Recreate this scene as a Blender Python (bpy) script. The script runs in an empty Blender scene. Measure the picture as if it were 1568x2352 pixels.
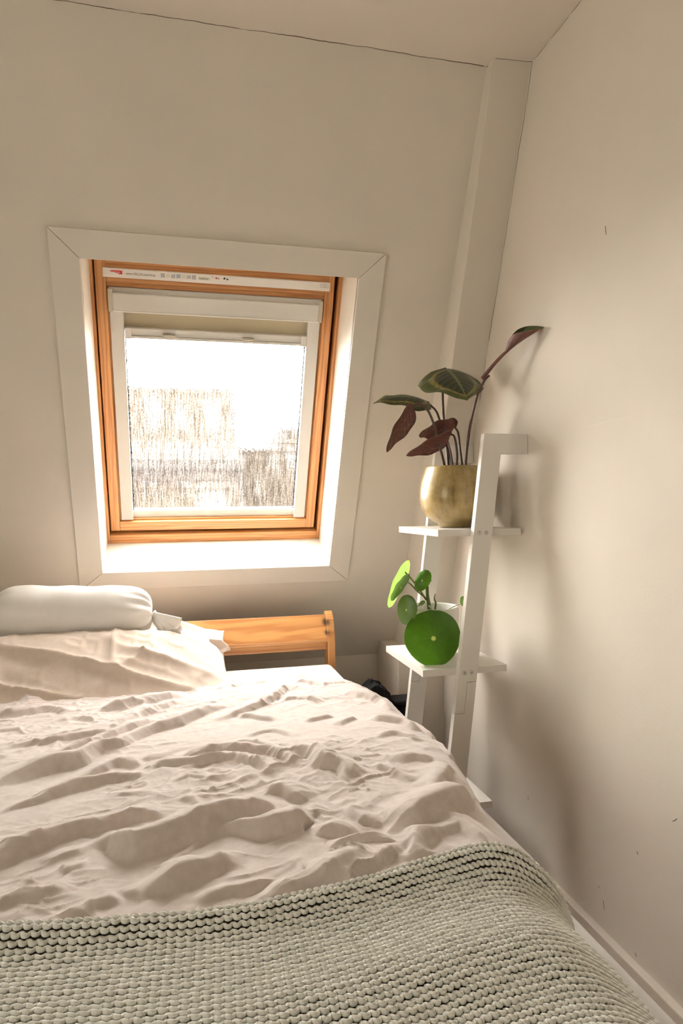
import bpy, bmesh, math, random
import numpy as np
from mathutils import Vector, Matrix

# ------------------------------------------------------------------ camera, sky, exposure
sc = bpy.context.scene
C = sc.collection
random.seed(7)
CZ = 1.08                                     # camera height above the floor
F, PW, PH = 1544.5, 1568.0, 2352.0
YAW, PITCH, ROLL = map(math.radians, (13.605, -0.543, -0.639))
fwd = Vector((math.sin(YAW)*math.cos(PITCH), math.cos(YAW)*math.cos(PITCH), math.sin(PITCH)))
right = Vector((math.cos(YAW), -math.sin(YAW), 0))
up = right.cross(fwd)
r2 = math.cos(ROLL)*right + math.sin(ROLL)*up
u2 = -math.sin(ROLL)*right + math.cos(ROLL)*up
cam = bpy.data.cameras.new('camera')
cam.sensor_fit = 'VERTICAL'; cam.sensor_height = 36; cam.lens = 36*F/PH; cam.clip_start = .02
camo = bpy.data.objects.new('camera', cam); C.objects.link(camo)
camo.matrix_world = Matrix(((r2.x, u2.x, -fwd.x, 0), (r2.y, u2.y, -fwd.y, 0), (r2.z, u2.z, -fwd.z, CZ), (0, 0, 0, 1)))
sc.camera = camo

SKY = 44.0
world = bpy.data.worlds.new('overcast_sky'); sc.world = world
world.use_nodes = True
bg = world.node_tree.nodes['Background']
bg.inputs['Color'].default_value = (1.0, .978, .945, 1)
bg.inputs['Strength'].default_value = SKY
vs = sc.view_settings
vs.view_transform = 'Standard'; vs.look = 'None'; vs.exposure = 0.50; vs.gamma = 1.0; vs.use_curve_mapping = False

# room figures (z measured from the floor)
WR, WL, YB = .94, -2.2, -2.6                  # right wall, left wall, rear wall
ZC = CZ + 1.187                               # ceiling
TH = math.radians(63.34)                      # pitch of the roof slope
N = Vector((0, math.sin(TH), math.cos(TH))); S = Vector((0, math.cos(TH), -math.sin(TH))); CC = 2.043
KY, KZ = 2.585, CZ - .595                     # knee wall
def WP(u, s, d=0.0):                          # window coordinates: across, down the slope, outward
    p = N*(CC+d) + S*s
    return Vector((u, p.y, p.z+CZ))
def ray(x, y):
    a, b = (x-784)/F, -(y-1176)/F
    return r2*a + u2*b + fwd
def PY(x, y, Y):
    d = ray(x, y); k = Y/d.y
    return Vector((d.x*k, Y, d.z*k+CZ))
def PZ(x, y, z):                              # z measured from the floor
    d = ray(x, y); k = (z-CZ)/d.z
    return Vector((d.x*k, d.y*k, z))
def PX(x, y, X):
    d = ray(x, y); k = X/d.x
    return Vector((X, d.y*k, d.z*k+CZ))

RW = (-1.3, .5, .65, 1.95)                    # opening of the added fill-light window in the left wall: y0,y1,z0,z1
def portal(name, loc, axis_x, axis_y, sx, sy):
    l = bpy.data.lights.new(name, 'AREA'); l.shape = 'RECTANGLE'; l.size = sx; l.size_y = sy
    l.cycles.is_portal = True
    o = bpy.data.objects.new(name, l); C.objects.link(o)
    z = axis_x.cross(axis_y)
    o.matrix_world = Matrix(((axis_x.x, axis_y.x, z.x, loc.x), (axis_x.y, axis_y.y, z.y, loc.y), (axis_x.z, axis_y.z, z.z, loc.z), (0, 0, 0, 1)))
portal('skylight_portal', WP(.135, .83, .27), Vector((1, 0, 0)), -S, .62, .68)        # -Z of the light looks into the room
portal('fill_window_portal', Vector((WL-.05, (RW[0]+RW[1])/2, (RW[2]+RW[3])/2)), Vector((0, 1, 0)), Vector((0, 0, -1)), RW[1]-RW[0], RW[3]-RW[2])

# ------------------------------------------------------------------ helpers
def tag(o, label=None, cat=None, group=None, kind=None):
    if label: o['label'] = label
    if cat: o['category'] = cat
    if group: o['group'] = group
    if kind: o['kind'] = kind
    return o
def empty(name, loc=(0, 0, 0)):
    o = bpy.data.objects.new(name, None); o.empty_display_size = .05
    C.objects.link(o); o.location = loc
    return o
def link(name, me, m, parent=None, smooth=False):
    ms = m if isinstance(m, (list, tuple)) else [m]
    for x in ms: me.materials.append(x)
    if smooth:
        me.polygons.foreach_set('use_smooth', [True]*len(me.polygons))
    o = bpy.data.objects.new(name, me); C.objects.link(o)
    if parent is not None:
        o.parent = parent
        o.matrix_parent_inverse = Matrix.Translation(-Vector(parent.location))
    return o
def pydata(name, verts, faces, m, parent=None, smooth=False):
    me = bpy.data.meshes.new(name); me.from_pydata([tuple(v) for v in verts], [], faces); me.update()
    return link(name, me, m, parent, smooth)
def grid(name, P, m, parent=None, smooth=True, uv=None, closed_u=False):
    """P: array (nv, nu, 3) -> quad sheet"""
    nv, nu = P.shape[:2]
    idx = np.arange(nv*nu).reshape(nv, nu)
    if closed_u: idx = np.concatenate([idx, idx[:, :1]], 1)
    f = np.stack([idx[:-1, :-1], idx[:-1, 1:], idx[1:, 1:], idx[1:, :-1]], -1).reshape(-1, 4)
    me = bpy.data.meshes.new(name)
    me.vertices.add(nv*nu); me.vertices.foreach_set('co', P.reshape(-1).astype(np.float32))
    me.loops.add(f.size); me.loops.foreach_set('vertex_index', f.reshape(-1).astype(np.int32))
    me.polygons.add(len(f)); me.polygons.foreach_set('loop_start', (np.arange(len(f))*4).astype(np.int32))
    me.update(); me.validate()
    if uv is not None:
        l = me.uv_layers.new(name='UVMap')
        l.data.foreach_set('uv', uv.reshape(-1, 2)[f.reshape(-1)].reshape(-1).astype(np.float32))
    return link(name, me, m, parent, smooth)
def bm_link(name, bm, m, parent=None, smooth=False):
    bmesh.ops.recalc_face_normals(bm, faces=bm.faces[:])
    me = bpy.data.meshes.new(name); bm.to_mesh(me); bm.free()
    return link(name, me, m, parent, smooth)
_off = [0.0]
def prism(name, poly0, poly1, m, parent=None, bevel=0.0, grain=None, seg=2):
    """solid between two matching loops of 3D points; grain = unit vector the wood runs along"""
    bm = bmesh.new()
    a = [bm.verts.new(p) for p in poly0]; b = [bm.verts.new(p) for p in poly1]
    n = len(a)
    bm.faces.new(a); bm.faces.new(b[::-1])
    for i in range(n): bm.faces.new((a[i], b[i], b[(i+1) % n], a[(i+1) % n]))
    bmesh.ops.recalc_face_normals(bm, faces=bm.faces[:])
    if bevel:
        bmesh.ops.bevel(bm, geom=bm.edges[:], offset=bevel, segments=seg, profile=.6, affect='EDGES', clamp_overlap=True)
    if grain is not None:
        g = Vector(grain).normalized(); _off[0] += .37
        h = g.orthogonal().normalized() if abs(g.z) > .9 else Vector((0, 0, 1)); h = (h - g*h.dot(g)).normalized(); k = g.cross(h)
        uvl = bm.loops.layers.uv.new('UVMap')
        for f in bm.faces:
            for l in f.loops:
                c = l.vert.co; l[uvl].uv = (c.dot(g)+_off[0]*1.7, c.dot(h)+c.dot(k)+_off[0])
    return bm_link(name, bm, m, parent)
def box(name, x0, x1, y0, y1, z0, z1, m, parent=None, bevel=.002, grain=None):
    q = lambda z: [Vector((x0, y0, z)), Vector((x1, y0, z)), Vector((x1, y1, z)), Vector((x0, y1, z))]
    return prism(name, q(z0), q(z1), m, parent, bevel, grain)
def wbox(name, u0, u1, s0, s1, d0, d1, m, parent=None, bevel=.0015, grain=None):
    q = lambda d: [WP(u0, s0, d), WP(u1, s0, d), WP(u1, s1, d), WP(u0, s1, d)]
    return prism(name, q(d0), q(d1), m, parent, bevel, grain)
def smooth_path(pts, n=6):
    P = [Vector(p) for p in pts]; P = [P[0]*2-P[1]] + P + [P[-1]*2-P[-2]]; out = []
    for i in range(1, len(P)-2):
        for k in range(n):
            t = k/n; a, b, c, d = P[i-1:i+3]
            out.append(.5*((2*b)+(-a+c)*t+(2*a-5*b+4*c-d)*t*t+(-a+3*b-3*c+d)*t**3))
    return out + [P[-2]]
def tube(name, pts, rad, m, parent=None, sides=8, n=6):
    path = smooth_path(pts, n); L = len(path)
    rf = rad if callable(rad) else (lambda t: rad)
    ring = []; ref = Vector((.3, .9, .2))
    for i, p in enumerate(path):
        t = (path[min(i+1, L-1)]-path[max(i-1, 0)]).normalized()
        a = (ref - t*ref.dot(t)).normalized(); b = t.cross(a); ref = a
        r = rf(i/(L-1))
        ring.append([tuple(p+(a*math.cos(2*math.pi*k/sides)+b*math.sin(2*math.pi*k/sides))*r) for k in range(sides)])
    o = grid(name, np.array(ring), m, parent, True, None, True)
    bm = bmesh.new(); bm.from_mesh(o.data); bmesh.ops.holes_fill(bm, edges=[e for e in bm.edges if e.is_boundary], sides=0)
    bmesh.ops.recalc_face_normals(bm, faces=bm.faces[:]); bm.to_mesh(o.data); bm.free()
    return o
def lathe(name, prof, centre, m, parent=None, sides=48):
    A = np.array([[(centre[0]+r*math.cos(2*math.pi*k/sides), centre[1]+r*math.sin(2*math.pi*k/sides), centre[2]+z) for k in range(sides)] for r, z in prof])
    o = grid(name, A, m, parent, True, None, True)
    bm = bmesh.new(); bm.from_mesh(o.data); bmesh.ops.remove_doubles(bm, verts=bm.verts[:], dist=1e-5)
    bmesh.ops.recalc_face_normals(bm, faces=bm.faces[:]); bm.to_mesh(o.data); bm.free()
    for p in o.data.polygons: p.use_smooth = True
    return o

# numpy noise
def hash2(ix, iy, seed):
    h = np.sin(ix*127.1 + iy*311.7 + seed*74.7)*43758.5453
    return h-np.floor(h)
def vnoise(x, y, seed=0):
    ix, iy = np.floor(x), np.floor(y); fx, fy = x-ix, y-iy
    fx = fx*fx*fx*(fx*(fx*6-15)+10); fy = fy*fy*fy*(fy*(fy*6-15)+10)
    a, b, c, d = hash2(ix, iy, seed), hash2(ix+1, iy, seed), hash2(ix, iy+1, seed), hash2(ix+1, iy+1, seed)
    return (a*(1-fx)+b*fx)*(1-fy)+(c*(1-fx)+d*fx)*fy*1.0 - .5
def fbm(x, y, seed=0, oct=3):
    t, a = 0, 1.0
    for i in range(oct):
        t = t + a*vnoise(x*2**i, y*2**i, seed+i*3.3); a *= .5
    return t

# ------------------------------------------------------------------ materials
class NT:
    def __init__(self, name):
        self.m = bpy.data.materials.new(name); self.m.use_nodes = True
        self.t = self.m.node_tree; self.n = self.t.nodes
        self.p = self.n['Principled BSDF']; self.out = self.n['Material Output']
    def add(self, typ, **kw):
        x = self.n.new(typ)
        for k, v in kw.items(): setattr(x, k, v)
        return x
    def link(self, a, b): self.t.links.new(a, b)
    def coord(self, which='Object'): return self.add('ShaderNodeTexCoord').outputs[which]
    def mapping(self, vec, scale=(1, 1, 1), rot=(0, 0, 0), loc=(0, 0, 0)):
        x = self.add('ShaderNodeMapping'); self.link(vec, x.inputs[0])
        x.inputs['Scale'].default_value = scale; x.inputs['Rotation'].default_value = rot; x.inputs['Location'].default_value = loc
        return x.outputs[0]
    def noise(self, vec, scale=5, detail=3, rough=.5, dist=0):
        x = self.add('ShaderNodeTexNoise'); self.link(vec, x.inputs['Vector'])
        x.inputs['Scale'].default_value = scale; x.inputs['Detail'].default_value = detail
        x.inputs['Roughness'].default_value = rough; x.inputs['Distortion'].default_value = dist
        return x.outputs['Fac']
    def ramp(self, fac, stops, interp='LINEAR'):
        x = self.add('ShaderNodeValToRGB'); e = x.color_ramp.elements; x.color_ramp.interpolation = interp
        while len(e) < len(stops): e.new(.5)
        for k, (p, c) in zip(e, stops):
            k.position = p; k.color = c if len(c) == 4 else (*c, 1)
        self.link(fac, x.inputs[0]); return x.outputs[0]
    def mix(self, fac, a, b, mode='MIX'):
        x = self.add('ShaderNodeMix', data_type='RGBA', blend_type=mode)
        for i, v in ((0, fac), (6, a), (7, b)):
            if hasattr(v, 'is_linked') or hasattr(v, 'links'): self.link(v, x.inputs[i])
            else: x.inputs[i].default_value = v if i == 0 else (v if len(v) == 4 else (*v, 1))
        return x.outputs[2]
    def math(self, op, a, b=None, c=None):
        x = self.add('ShaderNodeMath', operation=op)
        for i, v in enumerate((a, b, c)):
            if v is None: continue
            if hasattr(v, 'links'): self.link(v, x.inputs[i])
            else: x.inputs[i].default_value = v
        return x.outputs[0]
    def bump(self, h, strength=.3, dist=.01):
        x = self.add('ShaderNodeBump'); x.inputs['Strength'].default_value = strength; x.inputs['Distance'].default_value = dist
        self.link(h, x.inputs['Height']); self.link(x.outputs[0], self.p.inputs['Normal'])
        return x.outputs[0]
    def base(self, v):
        if hasattr(v, 'links'): self.link(v, self.p.inputs['Base Color'])
        else: self.p.inputs['Base Color'].default_value = (*v, 1)
    def set(self, **kw):
        for k, v in kw.items(): self.p.inputs[k.replace('_', ' ')].default_value = v
        return self

def m_paint(name, col, rough=.75, bump=.12, scale=220, vary=.04):
    n = NT(name); c = n.coord()
    big = n.noise(c, 3.2, 3); fine = n.noise(c, scale, 3)
    d = tuple(x*(1-vary) for x in col)
    n.base(n.mix(n.ramp(big, [(.35, (0, 0, 0)), (.65, (1, 1, 1))]), d, col))
    n.bump(fine, bump, .002); n.set(Roughness=rough)
    n.p.inputs['Specular IOR Level'].default_value = .3
    return n.m
M_WALL = m_paint('wall_paint', (.815, .752, .665), bump=.15)
M_CEIL = m_paint('ceiling_paint', (.84, .768, .69))
M_TRIM = m_paint('gloss_trim_paint', (.825, .77, .69), .4, .04, 60)
M_REVEAL = m_paint('white_reveal_paint', (.87, .82, .74), .45, .03, 60)
M_FLOOR = m_paint('floor_boards', (.35, .24, .15), .5)
M_WHITE = m_paint('white_lacquer', (.86, .83, .78), .35, .03, 80, .02)
M_BLINDAL = m_paint('grey_white_aluminium', (.70, .68, .64), .4, .0, 80, .01)
M_PLASTIC = m_paint('beige_plastic', (.56, .51, .41), .4, .0, 80, .01)
M_FABRIC = m_paint('cream_blind_fabric', (.52, .45, .31), .9, .15, 600, .06)
M_VENT = m_paint('white_vinyl', (.86, .83, .79), .3, .0, 60, .01)
M_DARK = m_paint('dark_gap', (.02, .016, .012), .8, 0, 50)
M_BRUSH = m_paint('black_bristle', (.0015, .0014, .0012), 1, 0, 50)
M_BLACK = m_paint('black_cloth', (.006, .006, .007), .9, .2, 300)
M_CRACK = m_paint('crack_brown', (.12, .08, .05), 1, 0, 50)  # dark brown of the cracks and scuffs
M_STEEL = m_paint('dull_steel', (.25, .22, .18), .4, 0, 50); M_STEEL.node_tree.nodes['Principled BSDF'].inputs['Metallic'].default_value = .8
M_INK = m_paint('black_ink', (.02, .02, .02), .5, 0, 50)
M_RED = m_paint('red_ink', (.50, .05, .06), .5, 0, 50)
M_GREYINK = m_paint('grey_ink', (.46, .46, .48), .5, 0, 50)
M_BLUEINK = m_paint('blue_grey_ink', (.38, .45, .52), .5, 0, 50)
M_CREAMINK = m_paint('cream_ink', (.72, .70, .60), .5, 0, 50)

def m_wood(name, light, dark, knots=()):
    n = NT(name); uv = n.coord('UV')
    w = n.noise(n.mapping(uv, (.55, 9, 1)), 2.2, 3, .5, .6)
    sep = n.add('ShaderNodeSeparateXYZ'); n.link(n.mapping(uv, (1, 1, 1)), sep.inputs[0])
    ph = n.math('ADD', n.math('MULTIPLY', sep.outputs[1], 420.0), n.math('MULTIPLY', w, 34.0))
    rings = n.math('MULTIPLY_ADD', n.math('SINE', ph), .5, .5)
    rings = n.math('POWER', rings, 1.6)
    fibre = n.noise(n.mapping(uv, (6, 420, 1)), 3, 3)
    col = n.mix(rings, light, dark)
    col = n.mix(n.math('MULTIPLY', fibre, .35), col, tuple(x*.6 for x in dark))
    g = n.coord('Object')
    for (p, r) in knots:
        vd = n.add('ShaderNodeVectorMath', operation='DISTANCE'); n.link(n.mapping(g, (1, .4, 1)), vd.inputs[0]); vd.inputs[1].default_value = (p[0], p[1]*.4, p[2])
        k = n.ramp(vd.outputs['Value'], [(0, (1, 1, 1)), (r, (1, 1, 1)), (r*1.25, (.35, .35, .35)), (r*2.1, (0, 0, 0))])
        col = n.mix(k, col, (.055, .028, .015))
    n.base(col); n.bump(fibre, .08, .001); n.set(Roughness=.38)
    n.p.inputs['Coat Weight'].default_value = .25; n.p.inputs['Coat Roughness'].default_value = .25
    return n.m
M_PINE = m_wood('varnished_pine', (.62, .30, .105), (.42, .165, .045))

def m_cloth(name, col, shade, weave=900, bump=.25, rough=.9, sheen=.3, col2=None):
    n = NT(name); c = n.coord()
    f = n.noise(c, 60, 4, .6); big = n.noise(c, 5, 2)
    cc = n.mix(n.ramp(f, [(.3, (0, 0, 0)), (.7, (1, 1, 1))]), shade, col)
    if col2 is not None:
        cc = n.mix(n.ramp(big, [(.4, (0, 0, 0)), (.6, (1, 1, 1))]), cc, col2)
    n.base(cc)
    wv = n.add('ShaderNodeMath', operation='ADD')
    n.link(n.noise(c, weave, 2), wv.inputs[0]); n.link(f, wv.inputs[1])
    n.bump(wv.outputs[0], bump, .0015)
    n.set(Roughness=rough); n.p.inputs['Sheen Weight'].default_value = sheen; n.p.inputs['Sheen Roughness'].default_value = .5
    n.p.inputs['Specular IOR Level'].default_value = .15
    return n.m
M_DUVET = m_cloth('dusty_pink_linen', (.685, .61, .567), (.60, .525, .482))
M_PILLOW = m_cloth('peach_linen', (.68, .575, .49), (.63, .525, .44))
M_BOLSTER = m_cloth('white_satin', (.93, .91, .89), (.91, .885, .865), rough=.5, bump=.1)
M_SHEET = m_cloth('white_sheet', (.74, .725, .715), (.71, .695, .685), bump=.1)
M_KNIT = m_cloth('grey_green_wool', (.90, .90, .85), (.76, .765, .71), weave=1400, bump=.25, sheen=.5)
M_KNITSHADE = m_cloth('knit_hole_shade', (.10, .095, .07), (.07, .065, .05))  # dark base sheet paints in the shade of the holes between stitches

def m_pot():
    n = NT('ochre_glazed_ceramic'); c = n.coord()
    a = n.noise(c, 26, 5, .65); b = n.noise(n.mapping(c, (60, 60, 3)), 1, 3)
    col = n.ramp(n.math('MULTIPLY_ADD', b, .5, n.math('MULTIPLY', a, .55)), [(.32, (.13, .085, .022)), (.52, (.30, .215, .075)), (.75, (.44, .33, .14))])
    n.base(col); n.bump(a, .06, .002); n.set(Roughness=.32); n.p.inputs['Coat Weight'].default_value = .5; n.p.inputs['Coat Roughness'].default_value = .12
    return n.m
M_POT = m_pot()
M_POTWHITE = m_paint('white_glazed_ceramic', (.86, .84, .80), .25, .0, 60, .01)
M_SOIL = m_paint('dark_soil', (.03, .02, .013), .95, .8, 120, .4)

def m_flat(name, col, rough=.45, trans=None):
    n = NT(name); c = n.coord(); f = n.noise(c, 40, 3)
    n.base(n.mix(f, tuple(x*.75 for x in col), col)); n.set(Roughness=rough)
    return n.m
M_STEMP = m_flat('purple_brown_stem', (.085, .045, .035))
M_STEMG = m_flat('green_stem', (.12, .15, .03))
def m_calathea():
    n = NT('calathea_leaf_top'); uv = n.coord('UV')
    sp = n.add('ShaderNodeSeparateXYZ'); n.link(uv, sp.inputs[0])
    x, y = sp.outputs[0], sp.outputs[1]               # x -1..1 across (scaled to the half width), y 0..1 along
    wob = n.noise(n.mapping(uv, (3, 14, 1)), 1.6, 4, .7)
    ax = n.math('ABSOLUTE', x)
    yc = n.math('ABSOLUTE', n.math('MULTIPLY_ADD', y, 2.0, -1.0))
    r = n.math('POWER', n.math('ADD', n.math('POWER', ax, 2.0), n.math('POWER', yc, 4.0)), .5)
    r = n.math('ADD', r, n.math('MULTIPLY_ADD', wob, .30, -.15))
    ring = n.ramp(r, [(0, (.055, .075, .03)), (.12, (.022, .034, .014)), (.55, (.020, .026, .012)), (.63, (.30, .25, .07)), (.70, (.26, .22, .06)), (.76, (.045, .06, .017)), (1, (.07, .08, .02))])
    vein = n.math('MULTIPLY_ADD', n.math('SINE', n.math('ADD', n.math('MULTIPLY', y, 55.0), n.math('MULTIPLY', ax, -16.0))), .5, .5)
    col = n.mix(n.math('MULTIPLY', n.math('POWER', vein, 3.0), .45), ring, (.085, .11, .045))
    mid = n.ramp(ax, [(0, (1, 1, 1)), (.03, (.8, .8, .8)), (.07, (0, 0, 0))])
    col = n.mix(mid, col, (.20, .24, .10))
    n.base(col); n.bump(vein, .15, .003); n.set(Roughness=.35)
    return n.m
def m_calathea_under():
    n = NT('calathea_leaf_underside'); uv = n.coord('UV')
    a = n.noise(n.mapping(uv, (2.2, 5, 1)), 2.2, 4, .6)
    sp = n.add('ShaderNodeSeparateXYZ'); n.link(uv, sp.inputs[0])
    ax = n.math('ABSOLUTE', sp.outputs[0])
    vein = n.math('MULTIPLY_ADD', n.math('SINE', n.math('ADD', n.math('MULTIPLY', sp.outputs[1], 60.0), n.math('MULTIPLY', ax, -18.0))), .5, .5)
    col = n.ramp(a, [(.3, (.06, .022, .024)), (.52, (.125, .036, .025)), (.60, (.16, .048, .024)), (.68, (.25, .21, .05)), (.74, (.10, .032, .025))])
    col = n.mix(n.math('MULTIPLY', vein, .3), col, (.04, .02, .02))
    n.base(col); n.bump(vein, .15, .002); n.set(Roughness=.5)
    return n.m
M_CAL, M_CALU = m_calathea(), m_calathea_under()
def m_pilea(name, c0, c1, tl=.35):
    n = NT(name); uv = n.coord('UV')
    sp = n.add('ShaderNodeSeparateXYZ'); n.link(uv, sp.inputs[0])
    r = n.math('SQRT', n.math('ADD', n.math('POWER', sp.outputs[0], 2.0), n.math('POWER', sp.outputs[1], 2.0)))
    ang = n.math('ARCTAN2', sp.outputs[0], sp.outputs[1])
    ray_ = n.math('POWER', n.math('MULTIPLY_ADD', n.math('COSINE', n.math('MULTIPLY', ang, 11.0)), .5, .5), 24.0)
    ray_ = n.math('MULTIPLY', ray_, n.ramp(r, [(0, (.8, .8, .8)), (.5, (.2, .2, .2)), (.8, (0, 0, 0))]))
    base = n.mix(n.noise(n.mapping(uv, (1, 1, 1)), 2.5, 3), c0, c1)
    base = n.mix(n.math('MULTIPLY', ray_, .35), base, (.16, .30, .05))
    base = n.mix(n.ramp(r, [(0, (1, 1, 1)), (.055, (1, 1, 1)), (.10, (0, 0, 0))]), base, (.52, .62, .14))
    n.base(base); n.set(Roughness=.3)
    tr = n.add('ShaderNodeBsdfTranslucent'); n.link(base, tr.inputs[0])
    mx = n.add('ShaderNodeMixShader'); mx.inputs[0].default_value = tl
    n.link(n.p.outputs[0], mx.inputs[1]); n.link(tr.outputs[0], mx.inputs[2]); n.link(mx.outputs[0], n.out.inputs[0])
    return n.m
M_PIL = m_pilea('pilea_leaf_deep_green', (.030, .090, .003), (.062, .165, .005))
M_PILL = m_pilea('pilea_leaf_yellow_green', (.22, .38, .06), (.32, .46, .12), .55)
M_PILM = m_pilea('pilea_leaf_mid_green', (.075, .16, .02), (.13, .21, .05))

def m_glass():
    n = NT('rain_wet_glass'); c = n.coord()
    sp = n.mapping(c, (1, 1, .45))
    st = n.noise(n.mapping(c, (230, 95, 95)), 1.0, 3, .65, .8)
    dr = n.add('ShaderNodeTexVoronoi'); n.link(n.mapping(c, (170, 85, 85)), dr.inputs['Vector']); dr.inputs['Scale'].default_value = 1.0
    h = n.math('ADD', st, n.math('MULTIPLY', dr.outputs['Distance'], .5))
    bp = n.add('ShaderNodeBump'); bp.inputs['Strength'].default_value = 1.0; bp.inputs['Distance'].default_value = .0009; n.link(h, bp.inputs['Height'])
    rf = n.add('ShaderNodeBsdfRefraction'); rf.inputs['IOR'].default_value = 1.035; rf.inputs['Roughness'].default_value = .03; n.link(bp.outputs[0], rf.inputs['Normal'])
    tp = n.add('ShaderNodeBsdfTransparent')
    wn = n.math('ADD', n.math('MULTIPLY', n.noise(n.mapping(c, (330, 170, 170)), 1.0, 3, .65, .5), .62), n.math('MULTIPLY', n.noise(n.mapping(c, (210, 16, 16)), 1.0, 2, .5), .38))
    wet = n.ramp(wn, [(.41, (.26, .23, .195)), (.56, (1, 1, 1))])
    n.link(wet, tp.inputs[0])
    m1 = n.add('ShaderNodeMixShader'); m1.inputs[0].default_value = .4
    n.link(tp.outputs[0], m1.inputs[1]); n.link(rf.outputs[0], m1.inputs[2])
    n.link(m1.outputs[0], n.out.inputs[0])
    return n.m
M_GLASS = m_glass()
def m_clear():
    n = NT('clear_window_glass')
    tp = n.add('ShaderNodeBsdfTransparent'); tp.inputs[0].default_value = (.93, .95, .94, 1)
    gl = n.add('ShaderNodeBsdfGlossy'); gl.inputs['Roughness'].default_value = .02
    m1 = n.add('ShaderNodeMixShader'); m1.inputs[0].default_value = .04
    n.link(tp.outputs[0], m1.inputs[1]); n.link(gl.outputs[0], m1.inputs[2]); n.link(m1.outputs[0], n.out.inputs[0])
    return n.m
M_CLEAR = m_clear()
FILL_PASS = .30  # share of light let through by the sheet over the added fill window
def m_fill_filter():
    n = NT('fill_light_filter')
    tp = n.add('ShaderNodeBsdfTransparent'); tp.inputs[0].default_value = (FILL_PASS, FILL_PASS*.965, FILL_PASS*.90, 1)
    n.link(tp.outputs[0], n.out.inputs[0])
    return n.m

# ------------------------------------------------------------------ the room
def st(o): return tag(o, kind='structure')
st(box('floor', WL-.2, WR+.2, YB-.2, KY+.2, -.15, 0, M_FLOOR, bevel=0))
YTOP = WP(0, -.302, 0).y
ceiling = st(box('ceiling', WL-.2, WR+.2, YB-.2, YTOP+.35, ZC, ZC+.2, M_CEIL, bevel=0))
wall_right = st(box('wall_right', WR, WR+.2, YB-.2, KY+.5, -.1, ZC+.2, M_WALL, bevel=0))
st(box('wall_rear', WL-.2, WR+.2, YB-.2, YB, -.1, ZC+.2, M_WALL, bevel=0))
# left wall with an unseen window added for fill light
def ring_slab(name, outer, inner, f, t0, t1, m, parent=None):
    (a0, a1, b0, b1), (c0, c1, e0, e1) = outer, inner
    bm = bmesh.new(); V = {}
    for k, t in ((0, t0), (1, t1)):
        V[k] = [bm.verts.new(f(*p, t)) for p in ((a0, b0), (a1, b0), (a1, b1), (a0, b1), (c0, e0), (c1, e0), (c1, e1), (c0, e1))]
    for i in range(4):
        j = (i+1) % 4
        bm.faces.new((V[0][i], V[0][j], V[0][4+j], V[0][4+i])); bm.faces.new((V[1][i], V[1][4+i], V[1][4+j], V[1][j]))
        bm.faces.new((V[0][i], V[1][i], V[1][j], V[0][j])); bm.faces.new((V[0][4+i], V[0][4+j], V[1][4+j], V[1][4+i]))
    return bm_link(name, bm, m, parent)
st(ring_slab('wall_left', (YB-.2, KY+.5, -.1, ZC+.2), RW, lambda a, b, t: Vector((t, a, b)), WL, WL-.2, M_WALL))
wr = st(empty('fill_window', (WL, (RW[0]+RW[1])/2, RW[2])))
ym = (RW[0]+RW[1])/2
for a, b, c, d in ((RW[0], RW[1], RW[2], RW[2]+.06), (RW[0], RW[1], RW[3]-.06, RW[3]), (RW[0], RW[0]+.06, RW[2], RW[3]), (RW[1]-.06, RW[1], RW[2], RW[3]), (ym-.04, ym+.04, RW[2], RW[3])):
    box('fill_window_frame', WL-.12, WL-.06, a, b, c, d, M_WHITE, wr)
for a, b in ((RW[0]+.05, ym-.035), (ym+.035, RW[1]-.05)):
    box('glass_pane', WL-.095, WL-.09, a, b, RW[2]+.05, RW[3]-.05, M_CLEAR, wr, 0)
M_FILL_FILTER = m_fill_filter()
box('fill_light_sheet', WL+.03, WL+.034, RW[0]-.05, RW[1]+.05, RW[2]-.1, RW[3]+.05, M_FILL_FILTER, wr, 0)  # added sheet that dims and warms the fill light

HU0, HU1, HS0, HS1 = -.251, .529, .265, 1.264       # lined opening of the roof window
wall_front = st(ring_slab('wall_front', (WL-.2, WR+.1, -.40, 1.692), (HU0-.012, HU1+.012, HS0-.012, HS1+.012), lambda a, b, t: WP(a, b, t), 0, .32, M_WALL))
box('knee_wall', WL-.2, WR+.1, KY, KY+.25, -.05, KZ+.003, M_WALL, wall_front, 0)

# boxed pipe in the corner: upper part follows the slope, lower part stands on the floor
bx0 = .829
pf = [(1.65, CZ+1.187), (2.335, CZ-.525)]
tr1 = st(prism('trim_1', [Vector((bx0, pf[0][0], ZC+.01)), Vector((bx0, 2.0, ZC+.01)), Vector((bx0, KY+.05, CZ-.56)), Vector((bx0, 2.335, CZ-.56))],
               [Vector((WR+.02, pf[0][0], ZC+.01)), Vector((WR+.02, 2.0, ZC+.01)), Vector((WR+.02, KY+.05, CZ-.56)), Vector((WR+.02, 2.335, CZ-.56))], M_WALL, None, .004))
st(box('trim_2', .765, WR+.02, 2.315, KY+.05, -.02, CZ-.535, M_WALL, None, .006))
bb = st(box('baseboard_right', WR-.019, WR+.01, YB, 2.32, -.01, CZ-.985, M_TRIM, None, .003))

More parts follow.
